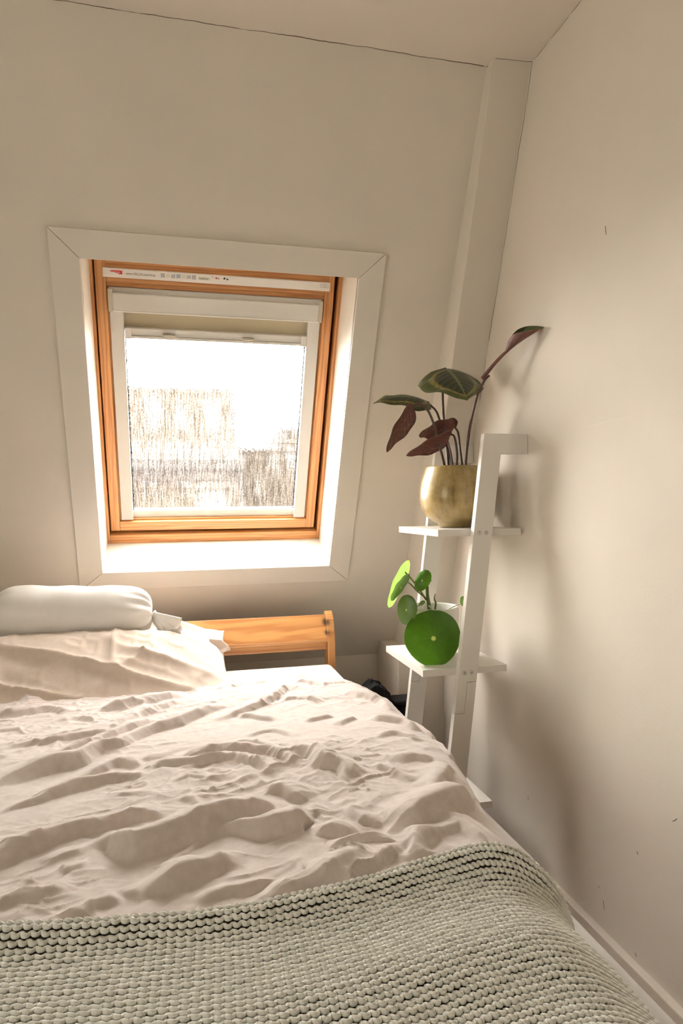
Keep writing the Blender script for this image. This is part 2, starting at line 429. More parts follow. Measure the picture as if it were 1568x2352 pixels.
def crack(name, pts, w, m, parent, nrm):
    """thin irregular dark fissure along a joint"""
    path = [Vector(p) for p in pts]; L = []; nrm = Vector(nrm).normalized()
    for i in range(len(path)-1):
        n = max(2, int((path[i+1]-path[i]).length/.012))
        for k in range(n): L.append(path[i].lerp(path[i+1], k/n))
    L.append(path[-1]); V, Fc = [], []
    ph = random.random()*9
    for i, p in enumerate(L):
        t = (L[min(i+1, len(L)-1)]-L[max(i-1, 0)]).normalized(); side = nrm.cross(t).normalized()
        j = (math.sin(i*.31+ph)+math.sin(i*.83+ph*2)*.7+random.uniform(-.8, .8))*.0011
        ww = w*(.45+.55*abs(math.sin(i*.17+ph)+.4*random.random()))
        c = p+side*j
        V += [c-side*ww/2, c+side*ww/2, c+side*ww/2+nrm*.0004, c-side*ww/2+nrm*.0004]
        if i:
            a = 4*(i-1); b = 4*i
            Fc += [(a+k, a+(k+1) % 4, b+(k+1) % 4, b+k) for k in range(4)]
    return pydata(name, V, Fc, m, parent)
zc = ZC-.0002
crack('crack', [(-.9, YTOP-.002, zc), (.1, YTOP-.001, zc), (.45, YTOP-.004, zc), (.82, YTOP-.001, zc)], .0020, M_CRACK, ceiling, (0, 0, -1))
crack('crack', [(.828, 1.69, zc), (.838, 1.652, zc), (.89, 1.646, zc), (WR-.001, 1.644, zc)], .0018, M_CRACK, ceiling, (0, 0, -1))
crack('crack', [(WR-.0002, 1.640, zc), (WR-.0002, 1.2, zc), (WR-.0002, .9, zc)], .0008, M_CRACK, ceiling, (-1, 0, 0))
crack('crack', [(WR-.0002, 1.644, ZC-.002), (WR-.0002, 1.829, CZ+.723), (WR-.0002, 1.935, CZ+.467), (WR-.0002, 2.02, CZ+.25)], .0014, M_CRACK, wall_right, (-1, 0, 0))
# chips and scratches in the paint of the right wall
for (x, y, l, a) in ((1545, 1888, .016, 2.3), (1392, 538, .02, 1.5), (1213, 1838, .012, 1.3), (1466, 1962, .006, .6), (1376, 2040, .005, .6), (1388, 2090, .02, 1.4), (1462, 2197, .007, .7)):
    p = PX(x, y, WR-.0002); crack('scuff', [p, p+Vector((0, math.cos(a)*l, math.sin(a)*l))], .0012, M_CRACK, wall_right, (-1, 0, 0))
p0, p1 = PX(1330, 985, WR-.0002), PX(1450, 955, WR-.0002)
crack('scuff', [p0, p1], .0008, M_REVEAL, wall_right, (-1, 0, 0))

# ------------------------------------------------------------------ roof window
win = st(empty('window_1', WP(.139, HS1, 0)))
TU0, TU1, TS0, TS1 = -.327, .605, .190, 1.331
gs, gu = -S, Vector((1, 0, 0))
def mitre(p):
    q = lambda d: [WP(a, b, d) for a, b in p]
    return prism('casing_board', q(-.012), q(.004), M_TRIM, win, .0012)
e = .0006
mitre([(TU0, TS0), (TU1, TS0), (HU1-e, HS0), (HU0+e, HS0)]); mitre([(TU1, TS0+e*2), (TU1, TS1-e*2), (HU1, HS1-e), (HU1, HS0+e)])
mitre([(TU1, TS1), (TU0, TS1), (HU0+e, HS1), (HU1-e, HS1)]); mitre([(TU0, TS1-e*2), (TU0, TS0+e*2), (HU0, HS0+e), (HU0, HS1-e)])
wbox('reveal_panel', HU0-.012, HU1+.012, HS0-.012, HS0, -.004, .21, M_REVEAL, win, .0006)
wbox('reveal_panel', HU0-.012, HU1+.012, HS1, HS1+.012, -.004, .21, M_REVEAL, win, .0006)
wbox('reveal_panel', HU0-.012, HU0, HS0, HS1, -.004, .21, M_REVEAL, win, .0006)
wbox('reveal_panel', HU1, HU1+.012, HS0, HS1, -.004, .21, M_REVEAL, win, .0006)
# fixed frame
wbox('frame_member', HU0-.02, HU0+.009, HS0-.02, HS1+.02, .19, .30, M_PINE, win, .0015, gs)
wbox('frame_member', HU1-.012, HU1+.02, HS0-.02, HS1+.02, .19, .30, M_PINE, win, .0015, gs)
wbox('frame_member', HU0+.009, HU1-.012, HS1-.034, HS1+.02, .19, .30, M_PINE, win, .003, gu)
wbox('frame_member', HU0+.009, HU1-.012, HS0-.02, HS0+.01, .19, .30, M_PINE, win, .0015, gu)
gsl = ring_slab('gap_shade', (HU0+.007, HU1-.010, HS0+.008, HS1-.031), (HU0+.04, HU1-.05, HS0+.05, HS1-.07), lambda a, b, t: WP(a, b, t), .262, .275, M_DARK, win)  # dark ring stands in for the shade deep between frame and sash
for u, s_ in ((HU0+.0092, .345), (HU0+.0092, 1.175)):
    p = WP(u, s_, .204)
    lathe('frame_screw', [(0, .0016), (.003, .0016), (.0055, .0012), (.006, 0)], (0, 0, 0), M_STEEL, win, 16).data.transform(Matrix.Translation(p) @ Matrix.Rotation(math.pi/2, 4, 'Y'))
# sash
SU0, SU1, SS0, SS1 = -.238, .506, .270, 1.219
wbox('sash_member', SU0, -.206, SS0, SS1, .20, .262, M_PINE, win, .003, gs)
wbox('sash_member', .474, SU1, SS0, SS1, .20, .262, M_PINE, win, .003, gs)
wbox('sash_member', -.206, .474, 1.182, SS1, .20, .262, M_PINE, win, .003, gu)
wbox('sash_member', -.206, .474, SS0, .353, .20, .262, M_PINE, win, .002, gu)
wbox('sash_lip', -.206, .474, .353, .368, .206, .262, M_PINE, win, .002, gu)
wbox('sash_lip', -.206, .474, 1.1765, 1.183, .213, .262, M_PINE, win, .001, gu)
wbox('sash_lip', -.2065, -.201, .368, 1.178, .214, .262, M_PINE, win, .001, gs)
wbox('sash_lip', .469, .4745, .368, 1.178, .214, .262, M_PINE, win, .001, gs)
wbox('glazing_bar', -.2, .468, 1.150, 1.1775, .224, .25, M_VENT, win, .002)
wbox('glass_pane', -.2, .468, .36, 1.16, .246, .250, M_GLASS, win, 0)
vb = wbox('ventilation_bar', -.213, .487, .311, .338, .184, .203, M_VENT, win, .002)
def lettering(txt, u, s_, size, m, d=.1838, sx=1.0):
    cu = bpy.data.curves.new('lettering', 'FONT'); cu.body = txt; cu.size = size; cu.extrude = .00008
    o = bpy.data.objects.new('lettering', cu); C.objects.link(o)
    me = bpy.data.meshes.new_from_object(o.evaluated_get(bpy.context.evaluated_depsgraph_get()))
    bpy.data.objects.remove(o)
    for v in me.vertices: v.co = WP(u+v.co.x*sx, s_-v.co.y, d-v.co.z)
    me.update()
    return link('lettering', me, m, vb)
def print_poly(name, pts, m, d=.1838):
    return prism(name, [WP(a, b, d) for a, b in pts], [WP(a, b, d+.0004) for a, b in pts], m, vb)
print_poly('logo', [(-.194, .3195), (-.186, .3165), (-.156, .3165), (-.156, .3275), (-.165, .3275), (-.172, .3245), (-.186, .3215)], M_RED)
lettering('VELUX', -.186, .3255, .0075, M_VENT, .1835, 1.0)
lettering('www.VELUX.com/shop', -.146, .327, .0095, M_INK, .1838, .95)
for i, mm in enumerate((M_GREYINK, M_CREAMINK, M_GREYINK, M_BLUEINK, M_CREAMINK, M_GREYINK, M_GREYINK)):
    a = -.044+i*.0155
    print_poly('swatch', [(a, .316+(i % 3)*.0012), (a+.0125, .3155), (a+.0125, .3285-(i % 2)*.002), (a, .3285)], mm)
print_poly('printed_tag', [(.069, .319), (.104, .319), (.104, .3285), (.069, .3285)], M_CREAMINK)
lettering('Pick&Click!', .071, .3265, .0075, M_INK, .1835, .82)
for a, b, mm in ((.112, .3165, M_GREYINK), (.124, .320, M_RED), (.131, .3215, M_GREYINK), (.149, .3195, M_INK), (.157, .3215, M_INK)):
    print_poly('print_mark', [(a+.004*math.cos(k*1.05)*random.uniform(.6, 1.2), b+.0035*math.sin(k*1.05)*random.uniform(.6, 1.2)) for k in range(6)], mm)
ring_slab('stamp_outline', (.4555, .481, .3165, .327), (.4565, .480, .3175, .326), lambda a, b, t: WP(a, b, t), .1838, .1842, M_GREYINK, vb)
lettering('1180', .459, .3252, .0085, M_GREYINK, .1837, .95)

# roller blind fitted in the sash
bl = tag(empty('roller_blind', WP(.134, .53, .2)), 'half-raised cream roller blind with white cassette in the pine roof window', 'blind')
wbox('cassette_back', -.200, .466, .369, .384, .196, .240, M_BLINDAL, bl, .002)
wbox('cassette', -.189, .456, .382, .437, .178, .240, M_BLINDAL, bl, .004)
wbox('cassette_lip', -.189, .456, .434, .4385, .1765, .2, M_VENT, bl, .001)
for a, b in ((-.2015, -.1875), (.4545, .468)):
    wbox('end_cap', a, b, .370, .439, .1765, .242, M_PLASTIC, bl, .003)
wbox('side_rail', -.200, -.160, .437, 1.178, .207, .238, M_BLINDAL, bl, .0015)
wbox('side_rail', .427, .4675, .437, 1.178, .207, .238, M_BLINDAL, bl, .0015)
wbox('fabric', -.162, .429, .43, .500, .2245, .2260, M_FABRIC, bl, 0)
wbox('bottom_bar', -.140, .409, .4915, .504, .206, .236, M_BLINDAL, bl, .0015)
wbox('bottom_bar_groove', -.140, .409, .504, .516, .212, .236, M_BLINDAL, bl, .0015)
wbox('bottom_bar_lip', -.140, .409, .516, .5245, .208, .236, M_BLINDAL, bl, .002)
for a, b in ((-.158, -.1385), (.4075, .4265)):
    wbox('bar_end_cap', a, b, .4905, .5255, .2035, .237, M_BLINDAL, bl, .002)
for a in (-.023, .230):
    h = lathe('pull_tab', [(0, .003), (.012, .0025), (.019, .0012), (.0205, 0), (.019, -.0015), (0, -.0025)], (0, 0, 0), M_PLASTIC, bl, 28)
    mt = Matrix(((1, 0, 0, 0), (0, N.y*-1, S.y, 0), (0, N.z*-1, S.z, 0), (0, 0, 0, 1)))
    h.data.transform(Matrix.Translation(WP(a, .509, .203)) @ mt @ Matrix.Diagonal((1.0, .62, 1.5, 1)))
for sgn, u0 in ((1, -.1605), (-1, .4275)):          # dark brush seals along the rails
    V, Fc = [], []
    for k in range(330):
        s0 = .527+k*.00194; l = random.uniform(.003, .0072)
        b = len(V); w = .0011
        for dd in (.232, .2335):
            V += [WP(u0, s0-w, dd), WP(u0+sgn*l, s0+random.uniform(-.001, .001), dd), WP(u0, s0+w, dd)]
        Fc += [(b, b+1, b+2), (b+3, b+5, b+4), (b, b+3, b+4, b+1), (b+1, b+4, b+5, b+2)]
    tag(pydata('brush_seal', V, Fc, M_BRUSH, bl), kind='stuff')
    wbox('brush_backing', min(u0, u0+sgn*.0022), max(u0, u0+sgn*.0022), .53, 1.177, .231, .236, M_BRUSH, bl, 0)

# ------------------------------------------------------------------ ladder shelf leaning on the right wall
sh = tag(empty('ladder_shelf', (.68, 1.87, 0)), 'white leaning ladder shelf with three boards against the right wall', 'shelf')
YN, YF, TK = 1.686, 2.037, .0205
def PL(z): return .7856+.1245*(z-CZ)          # left edge of a post at height z
PWD = .0545
def post(Y):
    zt = CZ+.192; g = .0006
    zs0, zs1 = CZ-.482, CZ-.566; h = PWD*.5
    up_ = [(PL(zt), zt), (WR-.001, zt), (WR-.001, zt-.055), (PL(zt-.055)+PWD+.001, zt-.055), (PL(zs0)+PWD, zs0+g), (PL(zs0)+h+g, zs0+g), (PL(zs1)+h+g, zs1), (PL(zs1), zs1)]
    lo_ = [(PL(zs0)+PWD, zs0-g), (PL(zs0)+h+2*g, zs0-g), (PL(zs1)+h+2*g, zs1-2*g), (PL(zs1), zs1-2*g), (PL(0), 0), (PL(0)+PWD, 0)]
    for nm, pl in (('upper_post', up_), ('lower_post', lo_)):
        prism(nm, [Vector((x, Y, z)) for x, z in pl], [Vector((x, Y+TK, z)) for x, z in pl], M_WHITE, sh, .0009)
post(YN); post(YF)
ZSH = (CZ-.0685, CZ-.4465, CZ-.8225)
for z in ZSH:
    xc = PL(z)+PWD/2
    box('shelf_board', xc-.124, xc+.123, YN+TK-.0005, YF+.0005, z-.0185, z, M_WHITE, sh, .0008)
for z in ZSH:
    for k in (.30, .68):
        for Y, sg in ((YN, -1),):
            p = Vector((PL(z-.009)+PWD*k, Y, z-.0095))
            rot = Matrix.Translation(p) @ Matrix.Rotation(math.pi/2, 4, 'X')
            a = lathe('screw_recess', [(0, .0004), (.0056, .0004), (.0056, -.004)], (0, 0, 0), M_STEEL, sh, 24); a.data.transform(rot)
            b = lathe('screw_head', [(0, .0007), (.0016, .0007), (.0018, .0012), (.0046, .0012), (.0048, .0)], (0, 0, 0), M_WHITE, sh, 24); b.data.transform(rot)
            c_ = lathe('screw_socket', [(0, .0013), (.0017, .0013), (.0018, 0)], (0, 0, 0), M_DARK, sh, 6); c_.data.transform(rot)

# ------------------------------------------------------------------ bed
XE, ZM = .509, CZ-.545                         # mattress edge and top
bed = tag(empty('bed', (-.3, 1.3, 0)), 'pine double bed with a slatted curved headboard below the roof window', 'bed')
M_HEAD = m_wood('varnished_pine_knotty', (.66, .33, .115), (.45, .185, .055), [(tuple(PY(748, 1428, 2.322)), .0105), (tuple(PY(750, 1452, 2.31)), .0085)])
HX0, HX1 = -1.14, .5
gx = (1, 0, 0)
def hpoly(prof, x): return [Vector((x, y, z+CZ)) for y, z in prof]
tb = [(2.330, -.385), (2.345, -.388), (2.318, -.474), (2.290, -.478), (2.286, -.466)]
prism('top_board', hpoly(tb, HX0+.01), hpoly(tb, HX1), M_HEAD, bed, .003, gx)
lb = [(2.316, -.465), (2.336, -.465), (2.332, -.506), (2.310, -.506)]
prism('lower_board', hpoly(lb, HX0+.01), hpoly(lb, HX1), M_HEAD, bed, .002, gx)
pp = [(2.322, -.376), (2.336, -.373), (2.350, -.380), (2.352, -.40), (2.338, -.455), (2.338, -CZ), (2.282, -CZ), (2.282, -.49), (2.286, -.45), (2.302, -.40)]
for x0 in (HX0, HX1-.002):
    prism('post', hpoly(pp, x0), hpoly(pp, x0+.027), M_HEAD, bed, .003, (0, 0, 1))
for x0, x1 in ((XE-.012, XE+.012), (-1.125, -1.1)):
    box('side_rail', x0, x1, .27, 2.29, .20, .345, M_PINE, bed, .003, (0, 1, 0))
box('foot_rail', -1.12, XE, .25, .275, .20, .345, M_PINE, bed, .003, gx)
for x0 in (-1.14, XE-.025):
    box('leg', x0, x0+.045, .235, .28, 0, .36, M_PINE, bed, .004, (0, 0, 1))
for k in range(12):
    box('slat', -1.1, XE-.012, .36+k*.16, .44+k*.16, .315, .333, M_PINE, bed, .002, gx)

def rounded_slab(name, x0, x1, y0, y1, z0, z1, r, m, puff=0.0):
    bm = bmesh.new()
    vs_ = [bm.verts.new((x, y, z)) for z in (z0, z1) for x, y in ((x0, y0), (x1, y0), (x1, y1), (x0, y1))]
    for f in ((0, 3, 2, 1), (4, 5, 6, 7), (0, 1, 5, 4), (1, 2, 6, 5), (2, 3, 7, 6), (3, 0, 4, 7)): bm.faces.new([vs_[i] for i in f])
    bmesh.ops.bevel(bm, geom=bm.edges[:], offset=r, segments=6, profile=.5, affect='EDGES')
    return bm_link(name, bm, m, None, True)
tag(rounded_slab('mattress', -1.1, XE, .285, 2.272, .333, ZM, .020, M_SHEET), 'thick mattress under a fitted white sheet on the pine bed', 'mattress')

# duvet: cross section over the mattress edge, folds traced as crest lines
ZREF = CZ-.492
RIDGES = [  # crest points in the photograph, shade width in px, steepness
 ([(38,1575),(77,1571),(153,1571),(168,1576),(249,1567)], 24, .5), ([(-30,1570),(0,1577),(23,1582),(50,1592),(80,1612)], 22, .5),
 ([(-40,1642),(0,1638),(57,1632),(115,1624),(165,1630)], 18, .5), ([(225,1622),(287,1615),(337,1603),(386,1596),(440,1588)], 24, .5),
 ([(-40,1730),(0,1720),(42,1709),(115,1699),(172,1688),(230,1680),(291,1653),(344,1630),(383,1615),(440,1592)], 17, .5),
 ([(120,1735),(214,1703),(268,1680),(325,1657),(372,1643)], 20, .5),
 ([(-60,1785),(0,1772),(57,1760),(115,1745),(172,1739),(230,1716),(276,1707),(306,1689),(352,1668),(383,1657),(421,1644),(478,1622),(545,1600)], [44,44,42,40,34,26,22,20,20,22,22,18,12], .62),
 ([(-20,1878),(38,1852),(92,1833),(111,1820),(168,1798),(230,1792),(287,1784),(350,1774)], [8,12,16,22,28,20,20,16], .6),
 ([(184,1783),(237,1764),(275,1754),(318,1764)], 18, .5), ([(310,1766),(383,1754),(459,1749),(536,1745),(600,1760),(650,1785)], 20, .6),
 ([(395,1742),(459,1726),(509,1718),(560,1722),(612,1725),(634,1735),(672,1756),(700,1775)], [14,18,22,22,22,18,14,10], .6),
 ([(630,1734),(684,1730),(722,1733),(737,1751),(783,1760),(792,1790),(825,1806)], [12,26,34,34,30,18,10], .6),
 ([(-60,1990),(0,1967),(77,1933),(165,1899),(230,1885),(306,1864),(344,1858),(395,1864)], [38,38,40,36,30,28,30,20], .65),
 ([(150,1963),(241,1931),(268,1923),(306,1927),(364,1910),(421,1889),(459,1872),(517,1857),(566,1847),(600,1845),(640,1857),(690,1880)], [6,26,44,52,52,54,58,50,42,38,26,12], .68),
 ([(470,1925),(494,1912),(536,1899),(600,1889),(660,1877),(714,1866),(726,1890)], [8,16,22,40,44,46,20], .65),
 ([(720,1914),(759,1900),(786,1903),(825,1924)], [16,26,26,10], .6), ([(340,2050),(383,2006),(406,1979),(452,1941),(500,1912)], 9, .6),
 ([(300,2075),(360,2040),(402,2013),(440,1994),(478,1987),(517,1975),(565,1990)], [14,34,56,54,42,36,16], .55),
 ([(-60,2115),(0,2098),(38,2082),(77,2075),(115,2063),(170,2054)], 26, .42), ([(150,2135),(184,2117),(230,2086),(285,2072)], 24, .42), ([(300,2075),(335,2055),(370,2038)], 28, .35),
 ([(440,2088),(478,2072),(510,2060),(536,2058),(589,2046),(650,2032)], 24, .5),
 ([(570,2104),(634,2066),(701,2039),(745,2021),(786,1994),(821,1967),(850,1943)], [20,30,38,50,60,44,24], .6),
 ([(785,2090),(795,2066),(812,2030),(839,1999),(870,1972),(902,1954),(925,1942)], [20,26,34,36,30,22,12], .55),
 ([(745,1948),(812,1930),(879,1926),(908,1922)], [10,14,12,6], .7), ([(790,1945),(850,1934),(912,1938)], 10, .7),
 ([(905,1914),(929,1887),(951,1865),(991,1838),(1036,1816),(1067,1802),(1100,1815)], [20,40,52,56,52,44,26], .6),
 ([(950,1950),(973,1918),(1004,1909),(1036,1898),(1058,1889),(1090,1912),(1120,1950)], [36,34,24,22,26,24,12], .5),
 ([(915,1907),(942,1912),(948,1945),(930,1962)], 20, .8), ([(1000,1892),(1036,1874),(1080,1887),(1130,1916),(1160,1950)], 24, .5),
 ([(800,1850),(831,1878),(858,1884),(890,1890)], 20, .5), ([(710,1845),(750,1883),(790,1897)], 14, .6), ([(612,1813),(655,1815),(695,1838)], 26, .5),
 ([(490,1654),(546,1630),(596,1611),(634,1590),(672,1562)], 15, .55), ([(545,1643),(576,1640),(630,1650)], 12, .5), ([(670,1563),(714,1565),(765,1575)], 12, .45),
 ([(775,1580),(825,1592),(867,1603),(905,1624)], 16, .5), ([(840,1644),(883,1649),(921,1653),(950,1668)], 18, .5), ([(525,1708),(569,1703),(630,1720)], 14, .45),
 ([(915,1752),(950,1742),(990,1746)], 18, .45), ([(970,1816),(1012,1791),(1026,1742)], 22, .5), ([(780,1745),(818,1758)], 14, .5), ([(775,1668),(800,1654),(818,1645)], 12, .5),
 ([(640,1605),(690,1602),(740,1612)], 10, .4), ([(700,1655),(735,1646),(770,1640)], 10, .5), ([(850,1765),(900,1775),(950,1800)], 16, .4), ([(560,1690),(620,1675),(680,1690)], 12, .35),
 ([(860,1700),(900,1690),(960,1700)], 14, .4), ([(930,1640),(960,1650),(990,1672)], 14, .5), ([(990,1672),(1015,1690),(1030,1715)], 12, .5), ([(380,1800),(450,1790),(520,1800)], 12, .3), ([(230,1840),(300,1826),(370,1830)], 12, .3), ([(410,1836),(440,1842),(470,1860)], 12, .4),
 ([(100,1990),(150,1970),(195,1960)], 16, .3), ([(140,2010),(175,2000),(190,1998)], 16, .35), ([(260,1560),(300,1556),(330,1562)], 10, .3), ([(-40,1686),(20,1680),(60,1676)], 12, .3), ([(120,1660),(170,1650),(230,1655)], 14, .3), ([(480,1590),(530,1575),(590,1560)], 10, .3),
]
def folds(X, Y):
    X, Y = X+.008*fbm(X*9+4, Y*9, 61, 3)+.004*vnoise(X*45, Y*45, 66), Y+.007*fbm(X*9, Y*9+9, 71, 3)+.004*vnoise(X*45+5, Y*45, 67)
    acc = np.zeros_like(X)
    for pts, wid, k in RIDGES:
        w = wid if isinstance(wid, list) else [wid]*len(pts)
        P3, ws = [], []
        for (a, b), ww in zip(pts, w):
            z_, wm = ZREF, 0.0
            for _ in range(3):                       # the crest lies above the sheet by its own height
                p = PZ(a, b, z_); wm = .86*ww*(p-Vector((0, 0, CZ))).dot(fwd)/F; z_ = ZREF+1.5*k*wm*.8
            P3.append(p); ws.append(wm)
        q = smooth_path([Vector((p.x, p.y, ww)) for p, ww in zip(P3, ws)], 4)
        Q = np.array([tuple(v) for v in q]); seg = np.hypot(*(Q[1:, :2]-Q[:-1, :2]).T); cum = np.concatenate([[0], np.cumsum(seg)]); tot = cum[-1]
        mg = max(ws)*3.2+.02
        sel = (X > Q[:, 0].min()-mg) & (X < Q[:, 0].max()+mg) & (Y > Q[:, 1].min()-mg) & (Y < Q[:, 1].max()+mg)
        if not sel.any(): continue
        x, y = X[sel], Y[sel]
        best = np.full(x.shape, 1e9); side = np.zeros_like(x); wl = np.zeros_like(x)+1e-3; tp = np.zeros_like(x)
        for i in range(len(Q)-1):
            ax, ay = Q[i, :2]; dx, dy = Q[i+1, 0]-ax, Q[i+1, 1]-ay; L2 = dx*dx+dy*dy+1e-12
            t = np.clip(((x-ax)*dx+(y-ay)*dy)/L2, 0, 1)
            ex, ey = x-ax-t*dx, y-ay-t*dy; dist = np.hypot(ex, ey); cr = dx*ey-dy*ex
            m_ = dist < best
            best = np.where(m_, dist, best); side = np.where(m_, np.where(cr < 0, 1, -1), side)
            wl = np.where(m_, Q[i, 2]+t*(Q[i+1, 2]-Q[i, 2]), wl); tp = np.where(m_, (cum[i]+t*seg[i])/tot, tp)
        wl = np.maximum(wl, .003)
        qn = best/(wl*1.02); near = np.clip(1-(np.sqrt(qn*qn+.04)-.2)/(math.sqrt(1.04)-.2), 0, 1)
        far = .5+.5*np.cos(np.pi*np.clip(best/(wl*2.4+.006), 0, 1))
        taper = np.clip(np.minimum(tp, 1-tp)/.24, 0, 1)**.8; taper = taper*taper*(3-2*taper)
        h = 1.6*k*wl*np.where(side > 0, near, far)*taper
        acc[sel] += np.maximum(h, 0)**2.8
    return acc**(1/2.8)*1.08
def wrinkles(X, Y):
    a = math.radians(24); xr, yr = X*math.cos(a)+Y*math.sin(a), -X*math.sin(a)+Y*math.cos(a)
    wx = xr+.03*fbm(X*9, Y*9, 3); wy = yr+.03*fbm(X*9, Y*9, 8)
    n1 = 1-np.abs(2*vnoise(wx*9, wy*26, 11)); n2 = 1-np.abs(2*vnoise(wx*22+7, wy*50, 17))
    amp = np.clip(.5+2.0*vnoise(X*4, Y*4, 21), .15, 1)
    n3 = 1-np.abs(2*vnoise(wx*45+3, wy*120+.8*vnoise(X*30, Y*30, 25), 27)); n4 = 1-np.abs(2*vnoise(X*20-Y*9, Y*30+X*14, 29))
    return amp*(.0050*n1**3+.0030*n2**3+.0011*n3**2+.0022*n4**4) + .010*fbm(X*2.6, Y*3.2, 5, 2) + .0012*fbm(X*40, Y*40, 9, 2)
XB_T = ([.3, .72, .80, .86, .93, 1.0, 1.10, 1.2, 1.3, 1.42, 1.55, 1.65, 1.8, 1.95, 2.1], [.452, .452, .468, .482, .490, .500, .514, .530, .542, .546, .542, .542, .524, .482, .46])
def section(u_par, Y, lift=0.0, widen=0.0):
    """u_par<=1: across the top to the shoulder; 1..2: shoulder; 2..3: hanging side.  returns x,z,nx,nz"""
    xb = np.interp(Y, *XB_T)+widen
    a = .105; H = np.interp(Y, [.3, .8, 1.0, 2.0], [.062, .062, .055, .045])+lift
    hang = np.interp(Y, [.84, .95, 1.2, 1.7, 1.93, 2.0], [.0, .12, .26, .28, .22, .03])
    t1 = np.clip(u_par, 0, 1); ph = np.clip(u_par-1, 0, 1)*math.pi/2; t3 = np.clip(u_par-2, 0, 1)
    x = -1.08+(xb-a+1.08)*t1 + a*np.sin(ph)
    z = ZM+H*np.cos(ph)-hang*t3
    nx = np.sin(ph); nz = np.cos(ph)
    return x, z, nx, nz, xb, H
def make_duvet():
    tl = np.concatenate([np.linspace(0, .32, 30)[:-1], np.linspace(.32, 1, 400)[:-1], np.linspace(1, 2, 56)[:-1], np.linspace(2, 3, 40)])
    vl = np.concatenate([np.linspace(0, .05, 30)[:-1], np.linspace(.05, .72, 430)[:-1], np.linspace(.72, 1, 25)])
    U, V = np.meshgrid(tl, vl)
    x0, *_ = section(U, np.full_like(U, 1.5))
    yfar = np.interp(x0, [-1.1, -.45, -.3, -.1, .05, .15, .2, .3, .42, .5, .55], [1.98, 1.98, 1.98, 1.985, 1.995, 1.99, 2.02, 2.03, 1.985, 1.945, 1.93]) + .012*vnoise(x0*9, x0*0, 2)
    Y = yfar-V*(yfar-.30)
    x, z, nx, nz, xb, H = section(U, Y)
    Xf = x + np.clip(U-2, 0, 1)*.22
    d = folds(Xf, Y)+wrinkles(Xf, Y)
    lip = np.clip((yfar-Y)/.045, 0, 1); lip = np.sqrt(1-(1-lip)**2)
    foot = np.clip((Y-.30)/.05, 0, 1)
    low = (U >= 2)*np.clip((U-2)*2, 0, 1)
    z = np.where(U < 2, ZM+.004+(z-ZM)*lip, z)
    d = d*np.clip(.12+lip, 0, 1)*foot
    z = z+.030*np.exp(-((Y-1.945)/.055)**2)/(1+np.exp((x-.10)/.03))*np.sqrt(lip)
    d = d*(1-.55*low)+low*.008*np.sin(Y*70+3*np.sin(Y*17))
    x = x+nx*d*.8; z = z+nz*d
    z = np.where(U < 1.75, np.maximum(z, ZM+.004), z)
    x = np.where((U >= 1.95) & (Y > .9), np.maximum(x, XE+.006), x)
    Pt = np.stack([x, Y, z], -1)
    o = grid('duvet', Pt, M_DUVET)
    sm = o.modifiers.new('thickness', 'SOLIDIFY'); sm.thickness = .004; sm.offset = 1
    return o
duvet = tag(make_duvet(), 'crumpled dusty pink linen duvet spread over the bed', 'duvet')

# knitted throw over the foot of the bed
def throw_edge(x): return np.interp(x, [-1.1, -.5, -.195, -.10, 0, .085, .19, .28, .356, .40, .44, .5], [.86, .83, .797, .780, .766, .762, .772, .788, .794, .790, .772, .74])
def throw_surface(U, R):
    """U: section parameter 0..2, R: distance down from the far edge"""
    x0, *_ = section(np.minimum(U, 2), np.full_like(U, .7), .03, .012)
    Y = throw_edge(x0)-R
    x, z, nx, nz, xb, H = section(np.minimum(U, 2), Y, .022, .004)
    bulge = .016*np.exp(-((R-.004)/.028)**2)+.010*np.exp(-((R-.16)/.05)**2)*np.clip(1-(x0-.25)**2/.08, 0, 1)
    d = bulge + .012*fbm(x0*3.1+2, Y*4.5, 33, 2)
    d = d+.012*np.exp(-((x0-.38)/.10)**2-((R-.0)/.05)**2)
    d = d - .020*np.clip(1-R/.012, 0, 1)**2
    d = np.maximum(d, -.012)
    return x+nx*d*.5, Y, z+nz*d, nx, nz
thr = None
